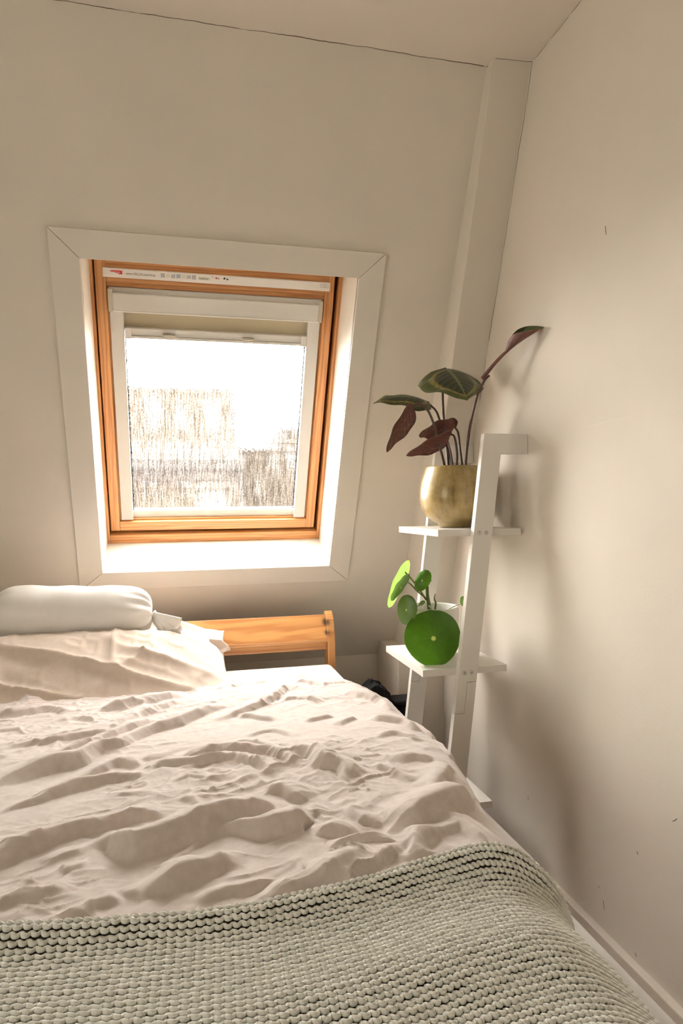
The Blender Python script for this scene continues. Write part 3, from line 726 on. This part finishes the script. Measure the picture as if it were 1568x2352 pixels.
def make_throw():
    tl = np.concatenate([np.linspace(0, 1, 160)[:-1], np.linspace(1, 2, 40)]); rl = np.linspace(-.004, .48, 120)
    U, R = np.meshgrid(tl, rl)
    x, y, z, nx, nz = throw_surface(U, R)
    base = grid('knitted_throw', np.stack([x-nx*.003, y, z-nz*.003], -1), M_KNITSHADE)
    tag(base, 'chunky grey-green knitted throw laid across the foot of the bed', 'throw')
    pitch = .0077
    rows = int(.48/pitch)
    ulen = np.concatenate([np.linspace(0, 1, 500)[:-1], np.linspace(1, 2, 120)])
    for j in range(rows):
        fine = j*pitch < .29
        ns, sides = (8, 6) if fine else (5, 5)
        rr = np.full_like(ulen, j*pitch)
        x, y, z, nx, nz = throw_surface(ulen, rr)
        s = np.concatenate([[0], np.cumsum(np.sqrt(np.diff(x)**2+np.diff(y)**2+np.diff(z)**2))])
        stw = np.interp(x, [-.3, 0, .2, .35, .5], [.0108, .0100, .0086, .0074, .0072])       # stitches bunch up to the right
        cph = np.concatenate([[0], np.cumsum(np.diff(s)/(.5*(stw[1:]+stw[:-1])))]); c0 = np.interp(-.45, x, cph)
        cv = np.concatenate([np.linspace(0, c0, int(c0*5), endpoint=False), np.linspace(c0, cph[-1], int((cph[-1]-c0)*ns)+1)])
        sv = np.interp(cv, cph, s); ph = 2*np.pi*cv + .25*np.sin(j*1.7)+.18*np.sin(sv*37+j)+.30*j
        uv_ = np.interp(sv, s, ulen)
        crest = np.cos(ph)
        jit = .0004*np.sin(sv*190+j*3.1)+.0006*np.sin(sv*61+j*5.7)
        rv = j*pitch - .0020*(crest+.15*np.cos(2*ph)) + jit
        x, y, z, nx, nz = throw_surface(uv_, rv)
        hl = np.cos(ph+.35); hgt = .0012-.0006*hl+.0003*np.sin(sv*83+j*2.2)
        x = x+nx*hgt; z = z+nz*hgt
        rad = .0026-.00032*hl+.0002*np.sin(sv*140+j*4)
        Cn = np.stack([x, y, z], -1); T = np.gradient(Cn, axis=0); T /= np.linalg.norm(T, axis=1, keepdims=True)
        Nn = np.stack([nx, np.zeros_like(nx), nz], -1); Nn -= T*(Nn*T).sum(1, keepdims=True); Nn /= np.linalg.norm(Nn, axis=1, keepdims=True)
        B = np.cross(T, Nn)
        a = np.arange(sides)*2*np.pi/sides
        ring = Cn[:, None]+rad[:, None, None]*(np.cos(a)[None, :, None]*Nn[:, None]*.95+np.sin(a)[None, :, None]*B[:, None]*1.10)
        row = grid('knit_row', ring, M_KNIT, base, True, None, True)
        # loop legs that tie this row to the next one, thick between the holes
        if not fine: continue
        rv = (j+.5)*pitch - .0014*crest
        x, y, z, nx, nz = throw_surface(uv_, rv)
        rad = .0001+.0019*np.clip(.5-.5*np.cos(ph+.2), 0, 1)**1.0
        Cn = np.stack([x-nx*.0014, y, z-nz*.0014], -1)
        ring = Cn[:, None]+rad[:, None, None]*(np.cos(a)[None, :, None]*Nn[:, None]+np.sin(a)[None, :, None]*B[:, None]*1.25)
        grid('loop_legs', ring, M_KNIT, row, True, None, True)
make_throw()

# pillow under the bolster
def make_pillow():
    n1, n2 = 150, 90
    a, b = np.meshgrid(np.linspace(-1, 1, n1), np.linspace(-1, 1, n2))
    ex, ey, ez = .475, .255, .106
    out = []
    for top in (1, -1):
        X = ex*a*(1-.035*(1-b**2)*np.abs(a)); Yv = ey*b*(1-.05*(1-a**2))
        prof = np.clip(1-np.abs(a)**3.4, 0, 1)**.85*np.where(b < 0, np.clip(1-np.abs(b)**1.5, 0, 1)**.95, np.clip(1-np.abs(b)**2.3, 0, 1)**.62)
        Z = top*ez*prof*(1 if top > 0 else .8)
        if top > 0:
            n_ = .007*fbm(X*6+Yv*2, Yv*9, 41)+.020*(1-np.abs(2*vnoise(X*2.4-Yv*1.2, Yv*13+X*3.2, 44)))**3+.009*(1-np.abs(2*vnoise(X*10+3, Yv*6-X*4, 46)))**3+.004*(1-np.abs(2*vnoise(X*22, Yv*26+X*8, 48)))**3
            Z = Z+n_*np.clip(prof*1.6, 0, 1)
        out.append((X, Yv, Z))
    t = math.radians(12)
    V = []
    for k, (X, Yv, Z) in enumerate(out):
        Yr = Yv*math.cos(t)-Z*math.sin(t); Zr = Yv*math.sin(t)+Z*math.cos(t)
        xx = X-.330; yy = Yr+2.048; zz = Zr+ZM+.075
        if k == 0:
            pr = np.exp(-((yy-2.125)/.075)**2)*(1/(1+np.exp((xx+.075)/.018)))
            zz = zz-.030*pr
        zz = np.maximum(zz, ZM+.003+(.003 if k == 0 else 0))
        V.append(np.stack([xx, yy, zz], -1))
    me_v = np.concatenate([V[0].reshape(-1, 3), V[1].reshape(-1, 3)]); n = n1*n2
    idx = np.arange(n).reshape(n2, n1); Fc = []
    q = np.stack([idx[:-1, :-1], idx[:-1, 1:], idx[1:, 1:], idx[1:, :-1]], -1).reshape(-1, 4)
    Fc = [tuple(map(int, f)) for f in q]+[tuple(int(v)+n for v in f[::-1]) for f in q]
    o = pydata('pillow', me_v, Fc, M_PILLOW, None, True)
    bm = bmesh.new(); bm.from_mesh(o.data); bmesh.ops.remove_doubles(bm, verts=bm.verts[:], dist=2e-4); bmesh.ops.holes_fill(bm, edges=[e for e in bm.edges if e.is_boundary], sides=4)
    bmesh.ops.recalc_face_normals(bm, faces=bm.faces[:]); bm.to_mesh(o.data); bm.free()
    for p in o.data.polygons: p.use_smooth = True
    return o
pillow = tag(make_pillow(), 'large peach linen pillow leaning on the headboard under the white bolster', 'pillow')
pc = PY(508, 1482, 2.12)
q0 = [pc+Vector(v) for v in ((-.035, .0, .022), (.0, -.004, .018), (.022, -.012, -.002), (.028, -.018, -.014), (.008, -.02, -.018), (-.008, -.015, -.024), (-.04, -.01, -.02))]
prism('pillowcase_corner', q0, [p+Vector((-.002, .010, .002)) for p in q0], M_PILLOW, pillow, .002)

# bolster
bo = tag(empty('bolster', (-.3, 2.12, CZ-.39)), 'white satin bolster tied at its end, lying on the peach pillow', 'bolster')
def make_bolster():
    A0 = Vector((-.525, 2.125, CZ-.302)); A1 = Vector((-.082, 2.125, CZ-.318)); L = (A1-A0).length
    t = (A1-A0).normalized(); e1 = Vector((0, 1, 0)); e2 = e1.cross(t)*-1
    prof = []; R = .081
    for k in range(26):                        # closed rounded left end
        a = k/25*math.pi/2; prof.append((.075*(1-math.cos(a)), .012+(R-.012)*math.sin(a)**.8))
    for k in range(1, 40): prof.append((.075+(L-.16)*k/40, R+.0015*math.sin(k*.4)))
    for k in range(30):
        a = k/29*math.pi/2; prof.append((L-.085+.085*math.sin(a), .013+(R-.013)*max(math.cos(a), 0)**.75))
    ns = 96; rings = []
    for (s_, r) in prof:
        ring = []
        for j in range(ns):
            th = 2*math.pi*j/ns
            g = max(0, (s_-(L-.09))/.09); g0 = max(0, (.07-s_)/.07)
            rr = r*(1+.10*g**1.5*math.sin(th*13+2*math.sin(th*3))+.05*g0*math.sin(th*11)+.012*math.sin(th*5+s_*14))
            zz = math.sin(th)
            p = A0+t*s_+e1*(rr*1.0*math.cos(th))+Vector((0, 0, 1))*(rr*(zz if zz > 0 else zz*.96))
            ring.append(tuple(p))
        rings.append(ring)
    grid('cover', np.array(rings), M_BOLSTER, bo, True, None, True)
    # ruffled tail beyond the tie
    k0 = A1+Vector((.002, -.012, -.010)); d = Vector((.064, -.028, -.046)); d2 = Vector((.35, -.35, .87)).normalized(); d3 = d.normalized().cross(d2)
    rings = []
    for i in range(14):
        f = i/13; ring = []
        for j in range(60):
            th = 2*math.pi*j/60
            r = .0115+.021*f**.8; ru = 1+.28*f*math.sin(th*4+.6)+.15*f*math.sin(th*7)
            p = k0+d*(f*(1+.12*math.sin(th*3)*f))+d2*(r*1.25*ru*math.cos(th))+d3*(r*.62*ru*math.sin(th))
            ring.append(tuple(p))
        rings.append(ring)
    o = grid('tail', np.array(rings), M_BOLSTER, bo, True, None, True)
    so = o.modifiers.new('t', 'SOLIDIFY'); so.thickness = .0015
    rg = [k0+d2*(.0165*math.cos(a))+d3*(.013*math.sin(a))+d*.02*math.sin(a*2) for a in [2*math.pi*i/14 for i in range(15)]]
    tube('tie_ribbon', rg, .0028, M_BOLSTER, bo, 6, 3)
    rb = [k0+Vector((.018, -.022, -.016)), k0+Vector((.030, -.036, -.038)), k0+Vector((.022, -.046, -.052)), k0+Vector((-.010, -.058, -.068))]
    pa = smooth_path(rb, 6); V, Fc = [], []
    for i, p in enumerate(pa):
        V += [p+Vector((.0035, .0, .0035)), p-Vector((.0035, .0, .0035)), p-Vector((.0035, -.0012, .0035)), p+Vector((.0035, .0012, .0035))]
        if i: Fc += [(4*i-4+k, 4*i-4+(k+1) % 4, 4*i+(k+1) % 4, 4*i+k) for k in range(4)]
    pydata('ribbon_end', V, Fc, M_BOLSTER, bo)
make_bolster()

# ------------------------------------------------------------------ plants
def leaf(name, base, tip, nrm, width, m_top, m_bot, parent, sag=0.0, curl=0.0, wave=0.0, shape=.45, fold=0.0, nu=15, nv=26, thick=.0006, pilea=False):
    """blade from base to tip; nrm = direction its upper face looks; curl bends the sides down, sag bows the length"""
    base, tip = Vector(base), Vector(tip); ax = tip-base; L = ax.length; t = ax.normalized()
    nrm = Vector(nrm); nrm = (nrm-t*nrm.dot(t)).normalized(); sd = t.cross(nrm)
    V, UV = [], []
    for side in (0, 1):
        for j in range(nv+1):
            v = j/nv
            if pilea: wv = math.sqrt(max(0, 1-abs(2*v-1)**(2.2 if v < .5 else 1.55)))
            else: wv = (math.sin(math.pi*v**shape)**.8 if 0 < v < 1 else 0)*(1-.0*v)
            wv = max(wv, .004)
            for i in range(nu):
                u = -1+2*i/(nu-1)
                w = u*width/2*wv
                h = sag*4*v*(1-v) - curl*(u*wv)**2 + fold*abs(u)*wv + wave*math.sin(v*17+u*2)*abs(u)**2
                p = base+t*(v*L)+sd*w+nrm*(h-(thick if side else 0))
                V.append(p); UV.append((u*wv, (2*v-1)) if pilea else (u, v))
    n1 = nu*(nv+1); Fc = []; mi = []
    for side in ((0,) if pilea else (0, 1)):
        for j in range(nv):
            for i in range(nu-1):
                a = side*n1+j*nu+i; q = (a, a+1, a+1+nu, a+nu)
                Fc.append(q if side else q[::-1]); mi.append(side)
    if pilea: V, UV = V[:n1], UV[:n1]
    for j in range(0 if pilea else nv):          # rim
        for i in (0, nu-1):
            a = j*nu+i; Fc.append((a, a+nu, a+nu+n1, a+n1)); mi.append(0)
    o = pydata(name, V, Fc, [m_top, m_bot], parent, True)
    for p, k in zip(o.data.polygons, mi): p.material_index = k
    l = o.data.uv_layers.new(name='UVMap')
    for lp in o.data.loops: l.data[lp.index].uv = UV[lp.vertex_index]
    return o

pl = tag(empty('potted_calathea', (.80, 1.87, ZSH[0])), 'prayer plant with dark patterned leaves in an ochre glazed pot on the top shelf', 'potted plant')
pb = ZSH[0]
pot = lathe('pot', [(0, .001), (.046, .001), (.049, .003), (.049, .010), (.052, .013), (.070, .021), (.088, .037), (.099, .060), (.1035, .085), (.1025, .110), (.0975, .140), (.0905, .165), (.0855, .178), (.084, .181), (.0815, .181), (.080, .178), (.086, .150), (.085, .145)], (.80, 1.87, pb), M_POT, pl, 72)
lathe('soil', [(0, .158), (.05, .157), (.087, .153)], (.80, 1.87, pb), M_SOIL, pl, 32)
def stem(pts, r0, r1, m, parent): return tube('stem', pts, lambda t: r0+(r1-r0)*t, m, parent, 8)
zs = pb+.15
s3 = stem([PY(1030, 1076, 1.86), PY(1027, 1040, 1.86), PY(1020, 980, 1.87), PY(1016, 905, 1.885), PY(1020, 860, 1.90)], .0046, .0034, M_STEMP, pl)
leaf('leaf', PY(1024, 846, 1.905), PY(1073, 919, 1.775), (-.05, -.62, .78), .205, M_CAL, M_CALU, s3, .012, .040, .004, .62)
s2 = stem([PY(1040, 1076, 1.88), PY(1022, 1010, 1.885), PY(1008, 962, 1.885), PY(1000, 943, 1.885), PY(983, 926, 1.885)], .0042, .0030, M_STEMP, pl)
leaf('leaf', PY(986, 925, 1.885), PY(857, 927, 1.85), (.02, -.50, .86), .105, M_CAL, M_CALU, s2, .022, .022, .003, .60)
s1 = stem([PY(1022, 1076, 1.84), PY(1008, 1020, 1.835), PY(996, 975, 1.83), PY(980, 940, 1.825), PY(965, 929, 1.82), PY(948, 931, 1.82)], .0044, .0032, M_STEMP, pl)
leaf('leaf', PY(949, 930, 1.82), PY(888, 1039, 1.80), (-.75, .75, .2), .082, M_CAL, M_CALU, s1, .012, .018, .002, .62)
s5 = stem([PY(1062, 1076, 1.88), PY(1056, 1030, 1.88), PY(1052, 995, 1.88), PY(1044, 981, 1.88)], .0038, .0028, M_STEMP, pl)
leaf('leaf', PY(1046, 980, 1.88), PY(962, 1002, 1.83), (-.05, .65, .75), .088, M_CAL, M_CALU, s5, .018, .014, .003, .62)
s4 = stem([PY(1048, 1076, 1.85), PY(1049, 1040, 1.845), PY(1043, 1003, 1.84), PY(1032, 998, 1.835)], .0040, .0028, M_STEMP, pl)
leaf('leaf', PY(1036, 996, 1.835), PY(933, 1047, 1.79), (-.2, .70, .68), .070, M_CAL, M_CALU, s4, .006, .016, .002, .66)
stem([PY(1040, 1076, 1.87), PY(1035, 1040, 1.865), PY(1026, 1005, 1.86)], .0032, .0018, M_STEMP, pl)
s6 = stem([PY(1068, 1076, 1.85), PY(1072, 1030, 1.84), PY(1081, 970, 1.82), PY(1094, 915, 1.79), PY(1104, 890, 1.775), PY(1113, 873, 1.766), PY(1124, 862, 1.758)], .0046, .0030, M_STEMP, pl)
# rolled young leaf opening towards the wall
B, T_ = PY(1112, 872, 1.767), PX(1249, 752, WR-.004)
def rolled():
    ax = T_-B; L = ax.length; t = ax.normalized(); n0 = Vector((-.5, -.2, .85)); n0 = (n0-t*n0.dot(t)).normalized(); sd = t.cross(n0)
    if sd.x > 0: pass
    V, UV, Fc, mi = [], [], [], []; nu, nv = 17, 40
    for side in (0, 1):
        for j in range(nv+1):
            v = j/nv; op = max(0, (v-.45)/.55); w = .0062+.036*math.sin(math.pi*min(1, op*1.02))**.9*(op > 0)
            r = .0080*(1-.35*v); ang = (1-op*.80)*2.1*math.pi
            c = B+t*(v*L)+n0*(.014*math.sin(math.pi*v))
            for i in range(nu):
                u = -1+2*i/(nu-1); half = max(w, .017-.012*v)*(1 if v < .97 else max(.1, (1-v)/.03))
                R = max(r, half/ max(ang/2, .25))
                a = u*min(ang/2, half/R)
                rr = R-(.0006 if side else 0)
                p = c+sd*(rr*math.sin(a))+n0*(R-rr*math.cos(a))
                p.x = min(p.x, WR-.002)
                V.append(p); UV.append((u, v))
    n1 = nu*(nv+1)
    for side in (0, 1):
        for j in range(nv):
            for i in range(nu-1):
                a = side*n1+j*nu+i; q = (a, a+1, a+1+nu, a+nu); Fc.append(q if side else q[::-1]); mi.append(0 if side else 1)
    o = pydata('rolled_leaf', V, Fc, [M_CAL, M_CALU], s6, True)
    for p, k in zip(o.data.polygons, mi): p.material_index = k
    l = o.data.uv_layers.new(name='UVMap')
    for lp in o.data.loops: l.data[lp.index].uv = UV[lp.vertex_index]
rolled()

pz = ZSH[1]
pi_ = tag(empty('potted_pilea', (.722, 1.862, pz)), 'Chinese money plant with round green leaves in a white pot on the middle shelf', 'potted plant')
lathe('pot', [(0, .001), (.060, .001), (.064, .004), (.071, .03), (.0755, .08), (.0775, .128), (.0775, .146), (.0765, .148), (.0735, .148), (.0725, .145), (.0715, .11)], (.722, 1.862, pz), M_POTWHITE, pi_, 64)
lathe('soil', [(0, .122), (.04, .121), (.072, .118)], (.722, 1.862, pz), M_SOIL, pi_, 32)
tr = stem([PY(986, 1404, 1.865), PY(984, 1385, 1.862), PY(981, 1365, 1.86), PY(980, 1340, 1.86), PY(979, 1330, 1.86)], .0062, .0040, M_STEMG, pi_)
stem([PY(998, 1404, 1.87), PY(1000, 1385, 1.87), PY(997, 1375, 1.87), PY(999, 1364, 1.868)], .0042, .0016, M_STEMG, pi_)
stem([PY(972, 1404, 1.84), PY(974, 1390, 1.84), PY(975, 1380, 1.84)], .002, .0018, M_POTWHITE, pi_)
def pil(center, nrm, axis, length, width, m, cup=.004, tipy=0.0):
    ax = Vector(axis); n_ = Vector(nrm).normalized(); ax = (ax-n_*ax.dot(n_)).normalized()
    o = leaf('leaf', Vector(center)-ax*length/2, Vector(center)+ax*length/2, n_, width, m, m, pi_, cup, cup*1.5, .0008, .5, 0, 21, 28, .0007, True)
    return o
stem([PY(985, 1392, 1.858), PY(989, 1396, 1.80), PY(990, 1408, 1.775), PY(994, 1430, 1.772), PY(996, 1438, 1.770)], .0024, .0020, M_STEMG, pi_)
pil(PY(994, 1466, 1.765), (-.12, -.98, .12), (.10, 0, -1), .158, .162, M_PIL, .006)
stem([PY(979, 1378, 1.86), PY(960, 1350, 1.855), PY(943, 1328, 1.85), PY(929, 1313, 1.845)], .0030, .0022, M_STEMG, pi_)
pil(PY(916, 1341, 1.845), (.66, -.66, -.30), (-.42, -.05, -.88), .150, .085, M_PILL, .004)
stem([PY(978, 1374, 1.85), PY(958, 1358, 1.835), PY(946, 1345, 1.825), PY(938, 1338, 1.82)], .0026, .0018, M_STEMG, pi_)
pil(PY(919, 1349, 1.81), (.50, -.78, -.38), (-.58, -.05, -.80), .092, .046, M_PILM, .003)
stem([PY(976, 1384, 1.845), PY(960, 1392, 1.82), PY(940, 1398, 1.80)], .0018, .0014, M_STEMG, pi_)
pil(PY(934, 1401, 1.795), (-.68, -.70, .10), (-.02, .05, -1), .086, .062, M_PILM, .004)
stem([PY(980, 1345, 1.86), PY(982, 1333, 1.855), PY(981, 1325, 1.85)], .0026, .0018, M_STEMG, pi_)
pil(PY(970, 1334, 1.845), (-.55, -.78, .15), (-.50, .1, -.85), .070, .044, M_PIL, .005)
pil(PY(988, 1328, 1.855), (.5, -.8, .1), (.35, 0, -.93), .020, .007, M_PILM, .001)
pil(PY(969, 1385, 1.84), (-.3, -.9, .1), (-.8, 0, -.5), .020, .012, M_PILM, .001)
stem([PY(1028, 1400, 1.86), PY(1045, 1392, 1.84), PY(1060, 1386, 1.82)], .0016, .0012, M_STEMG, pi_)
pil(PY(1063, 1381, 1.815), (.3, -.9, .1), (0, 0, -1), .030, .022, M_PILM, .001)

# ------------------------------------------------------------------ dark things on the floor in the corner behind the bed
bag = tag(empty('shopping_bag', (.66, 2.22, 0)), 'black bag with a ragged open top in the corner behind the bed', 'bag')
top = [(845, 1590), (855, 1580), (864, 1573), (866, 1579), (869, 1572), (873, 1578), (880, 1581), (884, 1586), (885, 1580), (890, 1587), (896, 1592), (897, 1604), (899, 1640)]
front = [PY(x, y, 2.20) for x, y in top]
x0, x1 = front[0].x, front[-1].x
lowp = [Vector((x1, 2.20, .001)), Vector((x0, 2.20, .001))]
loopf = front+lowp; loopb = [p+Vector((0, .09, 0)) for p in loopf]
prism('bag_body', loopf, loopb, M_BLACK, bag)
tube('bag_handle', [front[3]+Vector((0, .02, -.005)), front[3]+Vector((-.01, .05, .01)), front[8]+Vector((0, .07, .0)), front[8]+Vector((0, .08, -.02))], .004, M_BLACK, bag, 6)
cr = tag(empty('storage_crate', (.72, 2.2, 0)), 'black lidded crate on the floor behind the ladder shelf leg', 'crate')
cp = PY(904, 1611, 2.225); cq = PY(960, 1611, 2.225)
box('crate_body', cp.x+.004, cq.x-.004, 2.225, 2.30, 0.001, cp.z-.02, M_BLACK, cr, .006)
box('crate_lid', cp.x, cq.x, 2.221, 2.304, cp.z-.02, cp.z, M_BLACK, cr, .004)

# ------------------------------------------------------------------ the street outside the roof window
GZ = -8.5
tag(box('ground', -90, 90, 3.4, 140, GZ-.5, GZ, m_flat('wet_street', (.02, .018, .016)), None, 0), kind='structure')
def m_facade(name, col): return m_paint(name, col, .9, .2, 8, .25)
MF1, MF2, MF3 = m_facade('brown_brick', (.032, .025, .0185)), m_facade('dark_roof_tile', (.022, .018, .0158)), m_facade('pale_render', (.05, .042, .033))
MF4 = m_facade('white_render', (.06, .056, .05)); MF5 = m_flat('window_dark', (.010, .010, .011)); MF6 = m_flat('bare_twigs', (.05, .042, .028))
def house(name, label, px0, px1, pytop, Y, depth, m, wins=(), band=None):
    a, b = PY(px0, pytop, Y), PY(px1, pytop, Y)
    r = tag(empty(name, ((a.x+b.x)/2, Y, GZ)), label, 'building')
    box('wall', a.x, b.x, Y, Y+depth, GZ, a.z, m, r, .02)
    box('roof_edge', a.x-.15, b.x+.15, Y-.15, Y+depth, a.z-.12, a.z+.06, MF3, r, .02)
    if band:
        for (y0, y1, mm, pr) in band:
            p, q = PY(px0, y0, Y), PY(px0, y1, Y); box('storey_band', a.x-.02, b.x+.02, Y-pr, Y+.1, q.z, p.z, mm, r, .02)
    for (x0, y0, x1_, y1, mm) in wins:
        p, q = PY(x0, y0, Y), PY(x1_, y1, Y)
        w = box('window', p.x, q.x, Y-.06, Y+.1, q.z, p.z, MF3, r, .01)
        box('pane', p.x+.12, q.x-.12, Y-.08, Y, q.z+.12, p.z-.12, mm, w, 0)
    return r
house('apartment_building', 'tall brown building with pale window and ledge beyond the wet glass', 40, 548, 868, 26, 9, MF1,
      [(462, 915, 512, 1002, MF4), (330, 910, 372, 985, MF5), (400, 930, 432, 990, MF5), (320, 1062, 370, 1120, MF5), (395, 1062, 440, 1120, MF5), (488, 992, 536, 1026, MF3)], [(1030, 1056, MF4, .5), (1056, 1105, MF2, .25)])
house('terraced_house', 'lower house with dark roof right of the tall brown building', 556, 820, 1012, 34, 8, MF1, [(610, 1040, 640, 1080, MF4), (655, 1040, 685, 1080, MF5), (580, 1100, 605, 1140, MF4)], [(1020, 1036, MF3, .3)])
house('garden_shed', 'small pale flat-roofed block in front of the brown building', 470, 516, 1112, 18, 4, MF4, [(480, 1120, 500, 1150, MF3)])
house('roof_dormer', 'dark dormer block at the far right beyond the glass', 640, 860, 965, 46, 8, MF2, [(664, 985, 690, 1005, MF4)])
